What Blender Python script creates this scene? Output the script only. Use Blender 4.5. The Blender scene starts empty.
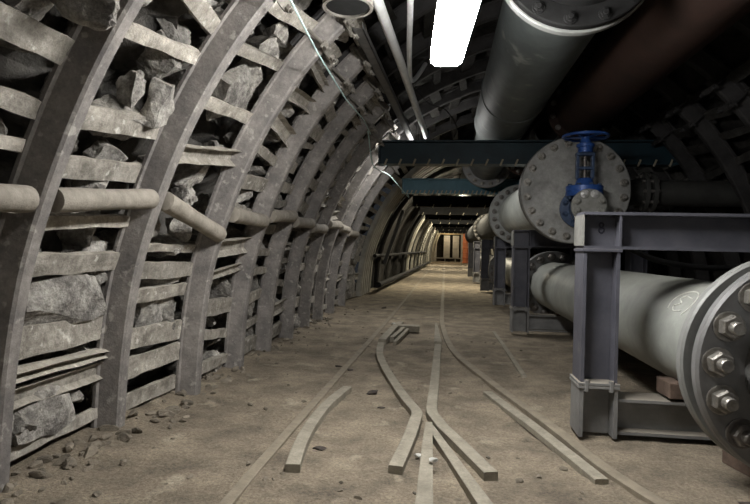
import bpy, bmesh, math, random
from mathutils import Vector, Matrix, noise
from math import sin, cos, pi, radians, sqrt, atan2

rnd = random.Random(7)
S = bpy.context.scene
COL = S.collection

# ------------------------------------------------------------------ materials
def mat(name, c1, c2=None, rough=.7, metal=0., scale=6., bump=.25, bscale=None, dust=0., dust_col=(.30,.26,.20), rand=0., spots=None, detail=8, spec=.4):
    m = bpy.data.materials.new(name); m.use_nodes = True
    nt = m.node_tree; N = nt.nodes; L = nt.links
    b = N['Principled BSDF']; b.inputs['Roughness'].default_value = rough; b.inputs['Metallic'].default_value = metal; b.inputs['Specular IOR Level'].default_value = spec
    c2 = c2 or tuple(x*.6 for x in c1)
    tc = N.new('ShaderNodeTexCoord'); geo = N.new('ShaderNodeNewGeometry')
    src = geo.outputs['Position']
    n1 = N.new('ShaderNodeTexNoise'); n1.inputs['Scale'].default_value = scale; n1.inputs['Detail'].default_value = detail; n1.inputs['Roughness'].default_value = .65
    L.new(src, n1.inputs['Vector'])
    r1 = N.new('ShaderNodeValToRGB'); r1.color_ramp.elements[0].position = .35; r1.color_ramp.elements[1].position = .68
    r1.color_ramp.elements[0].color = (*c2, 1); r1.color_ramp.elements[1].color = (*c1, 1)
    L.new(n1.outputs['Fac'], r1.inputs['Fac'])
    col = r1.outputs['Color']
    if spots:
        sc, sp_col, th = spots
        n3 = N.new('ShaderNodeTexNoise'); n3.inputs['Scale'].default_value = sc; n3.inputs['Detail'].default_value = 6
        L.new(src, n3.inputs['Vector'])
        r3 = N.new('ShaderNodeValToRGB'); r3.color_ramp.elements[0].position = th; r3.color_ramp.elements[1].position = th+.08
        L.new(n3.outputs['Fac'], r3.inputs['Fac'])
        mx = N.new('ShaderNodeMixRGB'); mx.inputs['Color2'].default_value = (*sp_col, 1)
        L.new(r3.outputs['Color'], mx.inputs['Fac']); L.new(col, mx.inputs['Color1']); col = mx.outputs['Color']
    if rand:
        oi = N.new('ShaderNodeObjectInfo')
        mr = N.new('ShaderNodeMapRange'); mr.inputs['To Min'].default_value = 1-rand; mr.inputs['To Max'].default_value = 1+rand
        L.new(oi.outputs['Random'], mr.inputs['Value'])
        mm = N.new('ShaderNodeVectorMath'); mm.operation = 'SCALE'
        L.new(col, mm.inputs[0]); L.new(mr.outputs['Result'], mm.inputs['Scale']); col = mm.outputs['Vector']
    if dust:
        sx = N.new('ShaderNodeSeparateXYZ'); L.new(geo.outputs['Normal'], sx.inputs[0])
        mr2 = N.new('ShaderNodeMapRange'); mr2.inputs['From Min'].default_value = .35; mr2.inputs['From Max'].default_value = .9; mr2.inputs['To Max'].default_value = dust
        L.new(sx.outputs['Z'], mr2.inputs['Value'])
        mx2 = N.new('ShaderNodeMixRGB'); mx2.inputs['Color2'].default_value = (*dust_col, 1)
        L.new(mr2.outputs['Result'], mx2.inputs['Fac']); L.new(col, mx2.inputs['Color1']); col = mx2.outputs['Color']
    L.new(col, b.inputs['Base Color'])
    if bump:
        n2 = N.new('ShaderNodeTexNoise'); n2.inputs['Scale'].default_value = bscale or scale*5; n2.inputs['Detail'].default_value = 8; n2.inputs['Roughness'].default_value = .7
        L.new(src, n2.inputs['Vector'])
        bp = N.new('ShaderNodeBump'); bp.inputs['Strength'].default_value = bump; bp.inputs['Distance'].default_value = .03
        L.new(n2.outputs['Fac'], bp.inputs['Height']); L.new(bp.outputs['Normal'], b.inputs['Normal'])
    return m

def emit(name, col, strength):
    m = bpy.data.materials.new(name); m.use_nodes = True
    b = m.node_tree.nodes['Principled BSDF']
    b.inputs['Base Color'].default_value = (.8,.8,.8,1)
    b.inputs['Emission Color'].default_value = (*col,1); b.inputs['Emission Strength'].default_value = strength
    return m

M = {}
M['floor'] = mat('dusty floor', (.335,.280,.205), (.145,.120,.090), .95, scale=2.6, bump=1., bscale=30, spots=(3.1,(.37,.32,.24),.62), detail=12)
def grit(m, scale, amount):
    nt = m.node_tree; N = nt.nodes; L = nt.links; b = N['Principled BSDF']
    src = b.inputs['Base Color'].links[0].from_socket
    n = N.new('ShaderNodeTexNoise'); n.inputs['Scale'].default_value = scale; n.inputs['Detail'].default_value = 5; n.inputs['Roughness'].default_value = .8
    g = [x for x in N if x.bl_idname == 'ShaderNodeNewGeometry'][0]; L.new(g.outputs['Position'], n.inputs['Vector'])
    mr = N.new('ShaderNodeMapRange'); mr.inputs['From Min'].default_value = .3; mr.inputs['From Max'].default_value = .7
    mr.inputs['To Min'].default_value = 1-amount; mr.inputs['To Max'].default_value = 1+amount; L.new(n.outputs['Fac'], mr.inputs['Value'])
    v = N.new('ShaderNodeVectorMath'); v.operation = 'SCALE'; L.new(src, v.inputs[0]); L.new(mr.outputs['Result'], v.inputs['Scale'])
    L.new(v.outputs['Vector'], b.inputs['Base Color'])
grit(M['floor'], 55, .45)
M['rock'] = mat('grey rock', (.46,.44,.40), (.15,.14,.13), .85, scale=7, bump=1., bscale=26, rand=.4, dust=.3, spots=(9,(.55,.53,.48),.66))
M['dark_shaded'] = mat('soot black lining', (.035,.033,.03), (.015,.014,.013), .9, scale=4, bump=.6, bscale=12, spec=.12)  # dark far lining; for roof and right wall, shade put into the colour
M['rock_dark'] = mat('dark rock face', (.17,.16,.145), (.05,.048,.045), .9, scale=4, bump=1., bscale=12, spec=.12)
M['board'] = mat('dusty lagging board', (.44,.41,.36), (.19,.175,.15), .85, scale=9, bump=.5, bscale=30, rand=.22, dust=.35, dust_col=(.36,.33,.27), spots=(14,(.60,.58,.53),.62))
M['board_shade'] = mat('lagging board with shade in colour', (.05,.048,.044), (.022,.021,.02), .9, scale=6, bump=.6, bscale=30, rand=.3, spec=.12)  # board colour darkened to hold the shade of roof and right side
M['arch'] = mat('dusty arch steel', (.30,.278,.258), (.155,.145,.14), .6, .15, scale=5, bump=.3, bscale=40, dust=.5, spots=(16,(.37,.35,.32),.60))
M['arch_shade'] = mat('arch steel with shade in colour', (.05,.048,.048), (.026,.025,.025), .65, .2, scale=5, bump=.3, bscale=40, spec=.12)  # copy of the arch steel with crown and right leg shade painted in
M['arch_far'] = mat('pale whitewashed steel', (.42,.40,.34), (.27,.255,.215), .7, .05, scale=4, bump=.2)  # lighter steel colour than the near arches
M['clamp'] = mat('clamp steel', (.32,.30,.27), (.17,.16,.14), .6, .4, scale=12, bump=.2)
M['strut'] = mat('strut wood', (.33,.30,.255), (.20,.18,.15), .8, scale=9, bump=.35, bscale=30, rand=.12)
M['pipe'] = mat('grey green paint', (.34,.355,.33), (.23,.24,.225), .5, .05, scale=2.5, bump=.08, bscale=30, dust=.3, dust_col=(.33,.32,.28), spots=(6,(.23,.23,.21),.66))
M['flange'] = mat('grey flange paint', (.235,.235,.235), (.15,.15,.15), .5, .35, scale=4, bump=.12, bscale=40)
M['flange_rim'] = mat('light flange rim', (.27,.275,.265), (.19,.195,.19), .5, .25, scale=5, bump=.12, bscale=40)
M['blind'] = mat('bare plate steel', (.36,.36,.345), (.17,.17,.165), .5, .35, scale=2.6, bump=.15, bscale=30, spots=(5,(.19,.185,.175),.62))
M['bolt'] = mat('bolt steel', (.36,.345,.315), (.17,.16,.145), .42, .7, scale=20, bump=.15)
M['bolt_bright'] = mat('zinc washer', (.75,.75,.74), (.6,.6,.6), .35, .6, scale=20, bump=0)
M['bolt_dark'] = mat('dark bolt', (.20,.19,.175), (.11,.10,.095), .45, .6, scale=20, bump=.15)
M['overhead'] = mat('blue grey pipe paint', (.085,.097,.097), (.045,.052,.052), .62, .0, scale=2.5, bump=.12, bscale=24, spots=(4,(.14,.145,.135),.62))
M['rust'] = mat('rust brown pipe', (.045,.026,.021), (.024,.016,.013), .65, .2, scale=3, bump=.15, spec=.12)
M['frame'] = mat('violet grey frame paint', (.112,.113,.134), (.07,.071,.088), .5, .25, scale=4, bump=.12, bscale=40, dust=.55, dust_col=(.30,.28,.24), spots=(5,(.15,.147,.145),.64))
M['frame_lo'] = mat('scuffed grey frame foot', (.26,.26,.255), (.17,.17,.17), .55, .2, scale=5, bump=.15, dust=.6)
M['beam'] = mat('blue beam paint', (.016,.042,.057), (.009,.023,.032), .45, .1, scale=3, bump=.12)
M['beam_lit'] = mat('blue beam paint with lamplight in colour', (.085,.20,.255), (.06,.145,.19), .45, .1, scale=3, bump=.12)  # beam colour raised to hold the lamplight on its front face
M['rivet'] = mat('pale chamfered lug', (.40,.36,.27), (.26,.23,.17), .6, .2, scale=15, bump=.1)
M['valve'] = mat('blue valve paint', (.035,.105,.36), (.02,.06,.22), .38, .1, scale=8, bump=.08)
M['valve_dk'] = mat('worn blue paint', (.05,.085,.16), (.025,.04,.08), .45, .2, scale=12, bump=.15)
M['valve_lt'] = mat('pale grey valve cover', (.33,.33,.31), (.2,.2,.185), .45, .35, scale=9, bump=.1)
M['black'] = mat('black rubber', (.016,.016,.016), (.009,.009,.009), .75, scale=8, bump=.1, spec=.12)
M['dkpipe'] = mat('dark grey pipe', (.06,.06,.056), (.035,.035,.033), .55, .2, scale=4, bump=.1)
M['conduit'] = mat('galvanised conduit', (.72,.73,.73), (.58,.59,.59), .38, .55, scale=9, bump=.1)
M['channel'] = mat('dark steel channel', (.12,.115,.11), (.07,.068,.065), .5, .35, scale=8, bump=.1)
M['rail'] = mat('dusty rail steel', (.285,.245,.185), (.19,.163,.122), .75, .15, scale=8, bump=.3, bscale=40)
M['strip'] = mat('dusty guard strip', (.33,.30,.24), (.22,.20,.158), .8, .1, scale=7, bump=.3, bscale=40)
M['wood'] = mat('brown timber', (.15,.105,.08), (.075,.052,.04), .8, scale=10, bump=.3)
M['teal'] = mat('pale teal cable sheath', (.42,.58,.56), (.3,.42,.41), .5, scale=8, bump=0)
M['housing'] = mat('lamp housing', (.35,.35,.35), (.25,.25,.25), .5, .3, scale=8, bump=0)
M['chalk'] = mat('chalk', (.58,.58,.54), (.46,.46,.43), .9, scale=40, bump=0)
M['ink'] = mat('dark marker paint', (.02,.02,.035), (.012,.012,.02), .7, scale=40, bump=0)
M['orange'] = mat('orange painted steel', (.50,.17,.075), (.34,.10,.05), .6, scale=2, bump=.1)
M['gate'] = mat('pale grey gate leaf', (.36,.35,.33), (.27,.26,.24), .6, scale=2, bump=.1)
M['lintel'] = mat('pale ochre lintel', (.42,.33,.21), (.3,.23,.14), .8, scale=2, bump=.2)
M['coal'] = mat('dark stone', (.07,.055,.045), (.03,.025,.022), .85, scale=15, bump=.4)
M['rubble'] = mat('dusty grey rubble', (.25,.215,.165), (.13,.112,.088), .9, scale=12, bump=.5, rand=.25)
M['lamp'] = emit('lit tube diffuser', (1.0,.98,.945), 46)
M['lamp_warm'] = emit('lit warm tube diffuser', (1.0,.90,.68), 66)
M['lamp_end'] = emit('warm tube diffuser at the gate', (1.0,.80,.5), 22)
M['lamp_low'] = emit('dimmer lit tube diffuser', (1.0,.96,.9), 24)
M['lamp_mid'] = emit('lit tube diffuser by the beams', (1.0,.98,.94), 20)

grit(M['board'], 30, .3); grit(M['rock'], 28, .35); grit(M['arch'], 34, .22); grit(M['strip'], 40, .2); grit(M['blind'], 18, .18); grit(M['pipe'], 9, .1)
# ------------------------------------------------------------------ mesh helpers
def link(name, bm, m, parent=None, loc=(0,0,0), rot=None, smooth=False):
    me = bpy.data.meshes.new(name)
    bmesh.ops.recalc_face_normals(bm, faces=bm.faces[:])
    bm.to_mesh(me); bm.free()
    if smooth:
        for p in me.polygons: p.use_smooth = True
        try: me.set_sharp_from_angle(angle=radians(38))
        except Exception: pass
    me.materials.append(m if not isinstance(m, str) else M[m])
    o = bpy.data.objects.new(name, me); COL.objects.link(o)
    o.location = loc
    if rot: o.rotation_euler = rot
    if parent: o.parent = parent
    return o

def tag(o, label, cat, group=None):
    o['label'] = label; o['category'] = cat
    if group: o['group'] = group
    return o

def thing(name, label, cat, loc=(0,0,0), rot=(0,0,0), group=None):
    o = bpy.data.objects.new(name, None); COL.objects.link(o); o.empty_display_size = .1
    o.location = loc; o.rotation_euler = rot
    return tag(o, label, cat, group)

def copy_tree(o, parent=None):
    c = o.copy(); COL.objects.link(c)
    if parent: c.parent = parent
    for ch in [x for x in ALLCH(o)]: copy_tree(ch, c)
    return c
def ALLCH(o): return list(o.children)

def box(bm, lo, hi, mtx=None, bevel=0.):
    vs = [bm.verts.new((x,y,z)) for x in (lo[0],hi[0]) for y in (lo[1],hi[1]) for z in (lo[2],hi[2])]
    fs = [(0,1,3,2),(4,6,7,5),(0,4,5,1),(2,3,7,6),(0,2,6,4),(1,5,7,3)]
    F = [bm.faces.new([vs[i] for i in f]) for f in fs]
    if bevel:
        es = list({e for f in F for e in f.edges})
        r = bmesh.ops.bevel(bm, geom=es, offset=bevel, segments=2, affect='EDGES', profile=.5)
        vs = list({v for f in r['faces'] for v in f.verts} | {v for v in vs if v.is_valid})
    if mtx is not None:
        for v in vs: v.co = mtx @ v.co
    return vs

def lathe(bm, prof, n=40, mtx=None, closed=False, a0=0):
    """prof: (r, h) pairs, turned about local Z; mtx places it."""
    rings = []
    for r, h in prof:
        if r < 1e-5:
            rings.append([bm.verts.new((0,0,h))])
        else:
            rings.append([bm.verts.new((r*cos(a0+2*pi*k/n), r*sin(a0+2*pi*k/n), h)) for k in range(n)])
    pairs = list(zip(rings, rings[1:]))
    if closed: pairs.append((rings[-1], rings[0]))
    for A, B in pairs:
        for k in range(n):
            k2 = (k+1) % n
            if len(A) == 1 and len(B) == 1: continue
            if len(A) == 1: bm.faces.new((A[0], B[k], B[k2]))
            elif len(B) == 1: bm.faces.new((A[k], B[0], A[k2]))
            else: bm.faces.new((A[k], B[k], B[k2], A[k2]))
    if mtx is not None:
        for R in rings:
            for v in R: v.co = mtx @ v.co

ALONG_Y = Matrix.Rotation(-pi/2, 4, 'X')       # local Z -> +Y
def TY(x, y, z): return Matrix.Translation((x,y,z)) @ ALONG_Y

def spline(pts, per=8):
    P = [Vector(p) for p in pts]
    if len(P) < 3: per_seg = 1
    out = []
    for i in range(len(P)-1):
        p0 = P[i-1] if i else P[0]*2-P[1]; p1 = P[i]; p2 = P[i+1]; p3 = P[i+2] if i+2 < len(P) else P[-1]*2-P[-2]
        for k in range(per):
            t = k/per
            out.append(.5*((2*p1)+(p2-p0)*t+(2*p0-5*p1+4*p2-p3)*t*t+(3*p1-p0-3*p2+p3)*t**3))
    out.append(P[-1])
    return out

def tube(bm, pts, r, n=12, cap=True):
    P = [Vector(p) for p in pts]
    rings = []; up = None
    for i, p in enumerate(P):
        t = (P[min(i+1,len(P)-1)]-P[max(i-1,0)]).normalized()
        if up is None:
            up = t.orthogonal().normalized()
        up = (up - t*up.dot(t)).normalized(); s = t.cross(up)
        rr = r(i/(len(P)-1)) if callable(r) else r
        rings.append([bm.verts.new(p+(up*cos(2*pi*k/n)+s*sin(2*pi*k/n))*rr) for k in range(n)])
    for A,B in zip(rings, rings[1:]):
        for k in range(n): bm.faces.new((A[k],A[(k+1)%n],B[(k+1)%n],B[k]))
    if cap:
        bm.faces.new(rings[0][::-1]); bm.faces.new(rings[-1])

def ribbon(bm, pts, w, z0, z1, bulge=0.):
    """bar with flat top lying on the floor along pts (x,y); w may be a number or (start,end)"""
    P = [Vector((p[0],p[1])) for p in pts]; n = len(P); rings = []
    for i,p in enumerate(P):
        a = (P[i]-P[i-1]).normalized() if i else (P[1]-P[0]).normalized()
        b = (P[i+1]-P[i]).normalized() if i < n-1 else a
        t = (a+b).normalized(); nn = Vector((t.y,-t.x)); k = 1/max(.5, nn.dot(Vector((a.y,-a.x))))
        ww = (w if not isinstance(w,tuple) else w[0]+(w[1]-w[0])*i/(n-1))*.5*k
        c = ww*.18
        rings.append([bm.verts.new((q.x,q.y,z)) for q,z in ((p-nn*ww,z0),(p-nn*ww,z1-c*.35),(p-nn*(ww-c),z1),(p+nn*(ww-c),z1),(p+nn*ww,z1-c*.35),(p+nn*ww,z0))])
    for A,B in zip(rings, rings[1:]):
        for k in range(6): bm.faces.new((A[k],A[(k+1)%6],B[(k+1)%6],B[k]))
    bm.faces.new(rings[0]); bm.faces.new(rings[-1][::-1])

# ------------------------------------------------------------------ tunnel profile
XC = .95
HALF = [(-2.10,0),(-2.085,.53),(-2.02,1.07),(-1.885,1.55),(-1.71,2.0),(-1.48,2.42),(-1.2,2.80),(-.85,3.15),(-.42,3.47),(.05,3.70),(.5,3.84),(.95,3.885)]
HALF = [(x+.065+.06*min(1,z/2.2)*(x<.2), z-(.05*max(0,(x+1.9)/2.85))) for i,(x,z) in enumerate(HALF)]
full = [(x,z) for x,z in HALF]+[(2*XC-x,z) for x,z in HALF[-2::-1]]
dense = [Vector((p.x,p.y)) for p in spline([(x,z,0) for x,z in full], 12)]
LEN = [0.]
for a,b in zip(dense, dense[1:]): LEN.append(LEN[-1]+(b-a).length)
TOT = LEN[-1]
def curve_at(s):
    s = max(0, min(TOT-1e-4, s))
    lo, hi = 0, len(LEN)-1
    while hi-lo > 1:
        m = (lo+hi)//2
        if LEN[m] <= s: lo = m
        else: hi = m
    t = (s-LEN[lo])/(LEN[hi]-LEN[lo])
    p = dense[lo].lerp(dense[hi], t); d = (dense[min(hi+1,len(dense)-1)]-dense[max(lo-1,0)]).normalized()
    return p, d, Vector((-d.y, d.x))           # point, tangent, outward normal (towards the rock)
def s_at_z(z):                                  # left side only
    for i in range(len(dense)//2):
        if dense[i+1].y >= z: return LEN[i]+(LEN[i+1]-LEN[i])*(z-dense[i].y)/(dense[i+1].y-dense[i].y)
    return TOT/2

# ------------------------------------------------------------------ floor, walls, ceiling
def axis_vals(a, b, dens):
    v=[a]
    while v[-1] < b: v.append(v[-1]+dens(v[-1]))
    v[-1]=b; return v
def floor_h(x, y):
    h = .022*noise.noise((x*.9,y*.9,3.1)) + .012*noise.noise((x*3.1,y*3.1,.3))+ .007*noise.noise((x*9,y*9,1.3)) + .006*noise.noise((x*21,y*21,2.3))
    h -= .012
    if y < 13:
        h += .05*max(0, (-1.62-x)/.6)**1.5 * (.6+.8*abs(noise.noise((x*2,y*1.7,5.))))
    if -.75 < x < 0 and 7.3 < y < 9.1: h -= .03
    return h
bm = bmesh.new()
xs = axis_vals(-3.0, 5.0, lambda v: .035 if v < 1.6 else .15)
ys = axis_vals(-6., 62., lambda v: .3 if v < 1.5 else (.035 if v < 6 else (.13 if v < 13 else .8)))
G = [[bm.verts.new((x,y,floor_h(x,y))) for x in xs] for y in ys]
for r0,r1 in zip(G,G[1:]):
    for k in range(len(xs)-1): bm.faces.new((r0[k],r0[k+1],r1[k+1],r1[k]))
o = link('floor', bm, 'floor', smooth=True); o['kind']='structure'

def shell(name, s0, s1, y0, y1, off, amp, m, ds=.085, dy=.085, xscale=None):
    bm = bmesh.new(); rows = []
    ns = int((s1-s0)/ds); ny = int((y1-y0)/dy)
    for j in range(ny+1):
        y = y0+(y1-y0)*j/ny; row = []
        for i in range(ns+1):
            p,d,n = curve_at(s0+(s1-s0)*i/ns)
            q = Vector((p.x,y,p.y)); k = 0
            if amp:
                v = noise.voronoi(Vector((q.x*2.6,q.y*2.6,q.z*2.6)))[0]
                k = amp*(1.2*v[0]-.5*(v[1]-v[0])) + amp*.7*noise.noise(q*1.7) + amp*.25*noise.noise(q*8)
            x = p.x+n.x*(off+k); z = p.y+n.y*(off+k)
            if xscale: x = XC+(x-XC)*xscale(y)
            row.append(bm.verts.new((x,y,z)))
        rows.append(row)
    for r0,r1 in zip(rows,rows[1:]):
        for k in range(ns): bm.faces.new((r0[k],r0[k+1],r1[k+1],r1[k]))
    o = link(name, bm, m); o['kind']='structure'; return o
SL = s_at_z(2.9)
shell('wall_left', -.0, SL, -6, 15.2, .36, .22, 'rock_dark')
shell('ceiling', SL, TOT-SL, -6, 15.2, .30, .16, 'dark_shaded', .11, .11)
shell('wall_right', TOT-SL, TOT, -6, 15.2, .34, .18, 'dark_shaded', .11, .11)
def narrow(y): return 1-.0102*max(0,y-15.2)
shell('wall_left', 0, SL, 15.2, 57, .16, .03, 'dark_shaded', .2, .3, narrow)
shell('ceiling', SL, TOT-SL, 15.2, 57, .2, .04, 'dark_shaded', .2, .3, narrow)
shell('wall_right', TOT-SL, TOT, 15.2, 57, .2, .04, 'dark_shaded', .2, .3, narrow)

# ------------------------------------------------------------------ steel arches
SEC = [(.0,-.030),(.0,.030),(.012,.044),(.125,.062),(.135,.076),(.155,.076),(.155,.056),(.06,.036),(.045,.022),(.045,-.022),(.06,-.036),(.155,-.056),(.155,-.076),(.135,-.076),(.125,-.062),(.012,-.044)]
def arch_bm(s0, s1, off, step=.09, k=1.08):
    bm = bmesh.new(); n = max(2,int((s1-s0)/step)); rings=[]
    for i in range(n+1):
        p,d,nn = curve_at(s0+(s1-s0)*i/n)
        rings.append([bm.verts.new((p.x+nn.x*(off+a*k), b*k, p.y+nn.y*(off+a*k))) for a,b in SEC])
    m = len(SEC)
    for A,B in zip(rings,rings[1:]):
        for k2 in range(m): bm.faces.new((A[k2],A[(k2+1)%m],B[(k2+1)%m],B[k2]))
    bm.faces.new(rings[0]); bm.faces.new(rings[-1][::-1])
    return bm
LEG = s_at_z(3.0)+.12; OVER = .5
def clamp_bm(s, side=1):
    """U-bolt clamp round both profiles: a yoke plate inside, two bolts with nuts"""
    p,d,n = curve_at(s)
    bm = bmesh.new()
    E = Matrix(((d.x,0,n.x,p.x),(0,1,0,0),(d.y,0,n.y,p.y),(0,0,0,1)))   # local x along arch, y along tunnel, z outwards
    box(bm, (-.035,-.15,-.035), (.035,.15,-.012), E, .004)
    for y in (-.125,.125):
        lathe(bm, [(0,-.09),(.014,-.09),(.014,.16),(0,.16)], 8, E@Matrix.Translation((0,y,0)))
        lathe(bm, [(0,-.065),(.028,-.065),(.028,-.035),(0,-.035)], 6, E@Matrix.Translation((0,y,0)))
    box(bm, (-.03,-.15,.17), (.03,.15,.19), E, .004)
    return bm
ORD = ['first','second','third','fourth','fifth','sixth','seventh','eighth','ninth','tenth','eleventh','twelfth','thirteenth','fourteenth','fifteenth','sixteenth','seventeenth','eighteenth','nineteenth','twentieth']+['twenty-'+x for x in ('first','second','third','fourth','fifth','sixth','seventh','eighth','ninth')]+['thirtieth']+['thirty-'+x for x in ('first','second','third','fourth','fifth','sixth','seventh','eighth','ninth')]
arch_x = [-.085,-.055,.05,.06,.05,.05,.04,.04,.03,.02]
arch_y = [2.45,3.40,4.35,5.30,6.25,7.20,8.13,9.08,10.1,11.35]
def make_arch():
    t = thing('steel_arch','', 'arch')
    link('leg', arch_bm(-.0, LEG, 0), 'arch', t)
    link('leg', arch_bm(TOT-LEG, TOT, 0), 'arch_shade', t)
    link('crown_segment', arch_bm(LEG-OVER, TOT-LEG+OVER, .05), 'arch_shade', t)
    for s in (LEG-.34, LEG-.08, TOT-LEG+.08, TOT-LEG+.34): link('clamp', clamp_bm(s), 'clamp' if s<LEG else 'arch_shade', t)
    return t
proto = make_arch()
bank = [0,1,0,0,-1,0,1,0,0,0]
for i,y in enumerate(arch_y):
    a = proto if i == 0 else copy_tree(proto)
    a.location = (arch_x[i],y,0); a.rotation_euler = (0,0,radians(rnd.uniform(-.5,.5)))
    a['label'] = 'dusty grey steel arch rib, %s one along the boarded tunnel from its near end' % ORD[i]
    a['group'] = 'steel arch ribs with boards between them'
# closely spaced ribs beyond, then the far ribs
def make_far(m, lab):
    t = thing('lining_rib', lab, 'arch')
    bm = bmesh.new(); rings=[]
    for i in range(41):
        p,d,n = curve_at(TOT*i/40)
        rings.append([bm.verts.new((p.x+n.x*a, b, p.y+n.y*a)) for a,b in ((0,-.07),(0,.07),(.05,.12),(.14,.12),(.14,-.12),(.05,-.12))])
    for A,B in zip(rings,rings[1:]):
        for k in range(6): bm.faces.new((A[k],A[(k+1)%6],B[(k+1)%6],B[k]))
    bm.faces.new(rings[0]); bm.faces.new(rings[-1][::-1])
    link('rib', bm, m, t)
    bm = bmesh.new()
    for s in (LEG-.1,TOT-LEG+.1):
        p,d,n = curve_at(s); E = Matrix(((d.x,0,n.x,p.x),(0,1,0,0),(d.y,0,n.y,p.y),(0,0,0,1)))
        box(bm, (-.04,-.14,-.03),(.04,.14,-.002),E)
    link('clamp', bm, 'clamp', t)
    return t
fy1 = [13.9, 14.25, 14.6, 14.95, 15.4]
fy2 = [17,19.5,22,24.5,27,29.5,32,34.5,37,39.5,42,44.5,47,49.5,52,54.5]
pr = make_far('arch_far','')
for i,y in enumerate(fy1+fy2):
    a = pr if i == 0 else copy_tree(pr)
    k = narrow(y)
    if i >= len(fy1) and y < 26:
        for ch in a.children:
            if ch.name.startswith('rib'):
                if 'dk' not in globals(): dk = ch.data.copy(); dk.materials[0] = M['dark_shaded']
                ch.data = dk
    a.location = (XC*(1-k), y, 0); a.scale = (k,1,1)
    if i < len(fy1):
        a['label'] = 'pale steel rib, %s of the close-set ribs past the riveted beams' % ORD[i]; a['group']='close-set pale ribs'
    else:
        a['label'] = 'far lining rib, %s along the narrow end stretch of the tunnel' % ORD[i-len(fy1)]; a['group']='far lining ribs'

# ------------------------------------------------------------------ lagging boards
def board_bm(L, W, T, seed, rough=.008, kind='slab'):
    bm = bmesh.new(); nx, ny = 12, 4
    def P(i,j,top):
        x = (i/nx-.5)*L; y = (j/ny-.5)*W; z = T/2 if top else -T/2
        q = Vector((x*3+seed*7.3, y*9, z*9+seed))
        e = 1 if j in (0,ny) else .35
        y += e*rough*1.6*noise.noise(q*1.8+Vector((0,0,9)))
        z += rough*noise.noise(q*1.4)
        if i in (0,nx): x += rough*3*noise.noise(q*2+Vector((4,0,0)))
        if kind == 'channel' and j in (0,ny): z += T*1.1
        return bm.verts.new((x,y,z))
    A = [[P(i,j,1) for j in range(ny+1)] for i in range(nx+1)]
    B = [[P(i,j,0) for j in range(ny+1)] for i in range(nx+1)]
    for i in range(nx):
        for j in range(ny):
            bm.faces.new((A[i][j],A[i+1][j],A[i+1][j+1],A[i][j+1])); bm.faces.new((B[i][j],B[i][j+1],B[i+1][j+1],B[i+1][j]))
        bm.faces.new((A[i][0],B[i][0],B[i+1][0],A[i+1][0])); bm.faces.new((A[i][ny],A[i+1][ny],B[i+1][ny],B[i][ny]))
    for j in range(ny):
        bm.faces.new((A[0][j],A[0][j+1],B[0][j+1],B[0][j])); bm.faces.new((A[nx][j],B[nx][j],B[nx][j+1],A[nx][j+1]))
    return bm
nboard = 0
def xo(y):
    return arch_x[min(range(10), key=lambda i: abs(arch_y[i]-y))]
def board(y0, y1, sA, sB, W, T=.045, off=.16, m='board', roll=0., kind='slab'):
    """spans from (y0, arc sA) to (y1, arc sB)"""
    global nboard; nboard += 1
    pa,da,na = curve_at(sA); pb,db,nb = curve_at(sB)
    oa = off+rnd.uniform(-.012,.02); ob = off+rnd.uniform(-.012,.02)
    A = Vector((pa.x+na.x*oa+xo(y0), y0, pa.y+na.y*oa)); B = Vector((pb.x+nb.x*ob+xo(y1), y1, pb.y+nb.y*ob))
    x = (B-A).normalized(); d = (da+db); n = Vector((-(na+nb).x,0,-(na+nb).y)).normalized()
    y = n.cross(x).normalized(); z = x.cross(y)
    R = Matrix((x,y,z)).transposed().to_4x4() @ Matrix.Rotation(roll,4,'X')
    o = link('lagging_board', board_bm((B-A).length, W, T, nboard*1.7, kind=kind), m)
    o.matrix_world = Matrix.Translation((A+B)/2) @ R
    return o
bay_y = [1.5]+arch_y+[13.6]
BAYN = ['before the first arch rib']+['between %s and %s arch ribs' % (ORD[i],ORD[i+1]) for i in range(9)]+['past the tenth arch rib']
hand = {
 1: [(.10,.12,.07,-.2),(.40,.40,.11,0),(.54,.52,.05,.3),(.68,.68,.18,0),(1.08,1.09,.12,.1),(1.29,1.35,.07,0),(1.56,1.64,.12,0),(1.81,1.92,.13,0),(2.24,2.36,.085,.2),(2.60,2.52,.11,0),(2.83,2.9,.10,0)],
 2: [(.09,.11,.11,0),(.33,.36,.14,0),(.55,.53,.15,0),(.83,.86,.10,.2),(1.02,1.01,.12,0),(1.17,1.17,.06,.2),(1.80,1.92,.12,0),(2.15,2.2,.10,.3),(2.48,2.6,.09,0),(2.78,2.88,.13,0)],
}
left = []
for bi in range(11):
    y0, y1 = bay_y[bi], bay_y[bi+1]
    lst = []
    if bi in hand:
        for zA,zB,W,r in hand[bi]: lst.append((s_at_z(zA), s_at_z(zB), W, r))
        lst += [(s_at_z(3.08),s_at_z(3.12),.1,.1)]
    else:
        s = .12
        top = s_at_z(3.15)
        while s < top:
            W = rnd.choice([.07,.09,.11,.13,.15]); t = rnd.uniform(-.12,.12)
            lst.append((s-t/2, s+t/2, W, rnd.uniform(-.15,.25))); s += W*.5 + rnd.uniform(.15,.26)
    objs=[]
    for sA,sB,W,r in lst:
        kind = 'channel' if rnd.random() < .15 else 'slab'
        ya = y0-.03; yb = y1+.02
        if rnd.random()<.1 and bi>2: yb -= .3
        o = board(ya, yb, sA, sB, W, rnd.choice([.035,.045,.055]), m='board', roll=r*.6, kind=kind)
        objs.append(o)
    objs.sort(key=lambda o:o.location.z)
    for k,o in enumerate(objs):
        where = BAYN[bi]
        if bi < 7: tag(o, 'dusty lagging board, %s up from the floor %s' % (ORD[k], where), 'board', 'lagging boards of the left wall')
        else: tag(o, 'dusty grey lagging board %s of the left wall' % BAYN[bi], 'board', 'lagging boards '+BAYN[bi])
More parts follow.
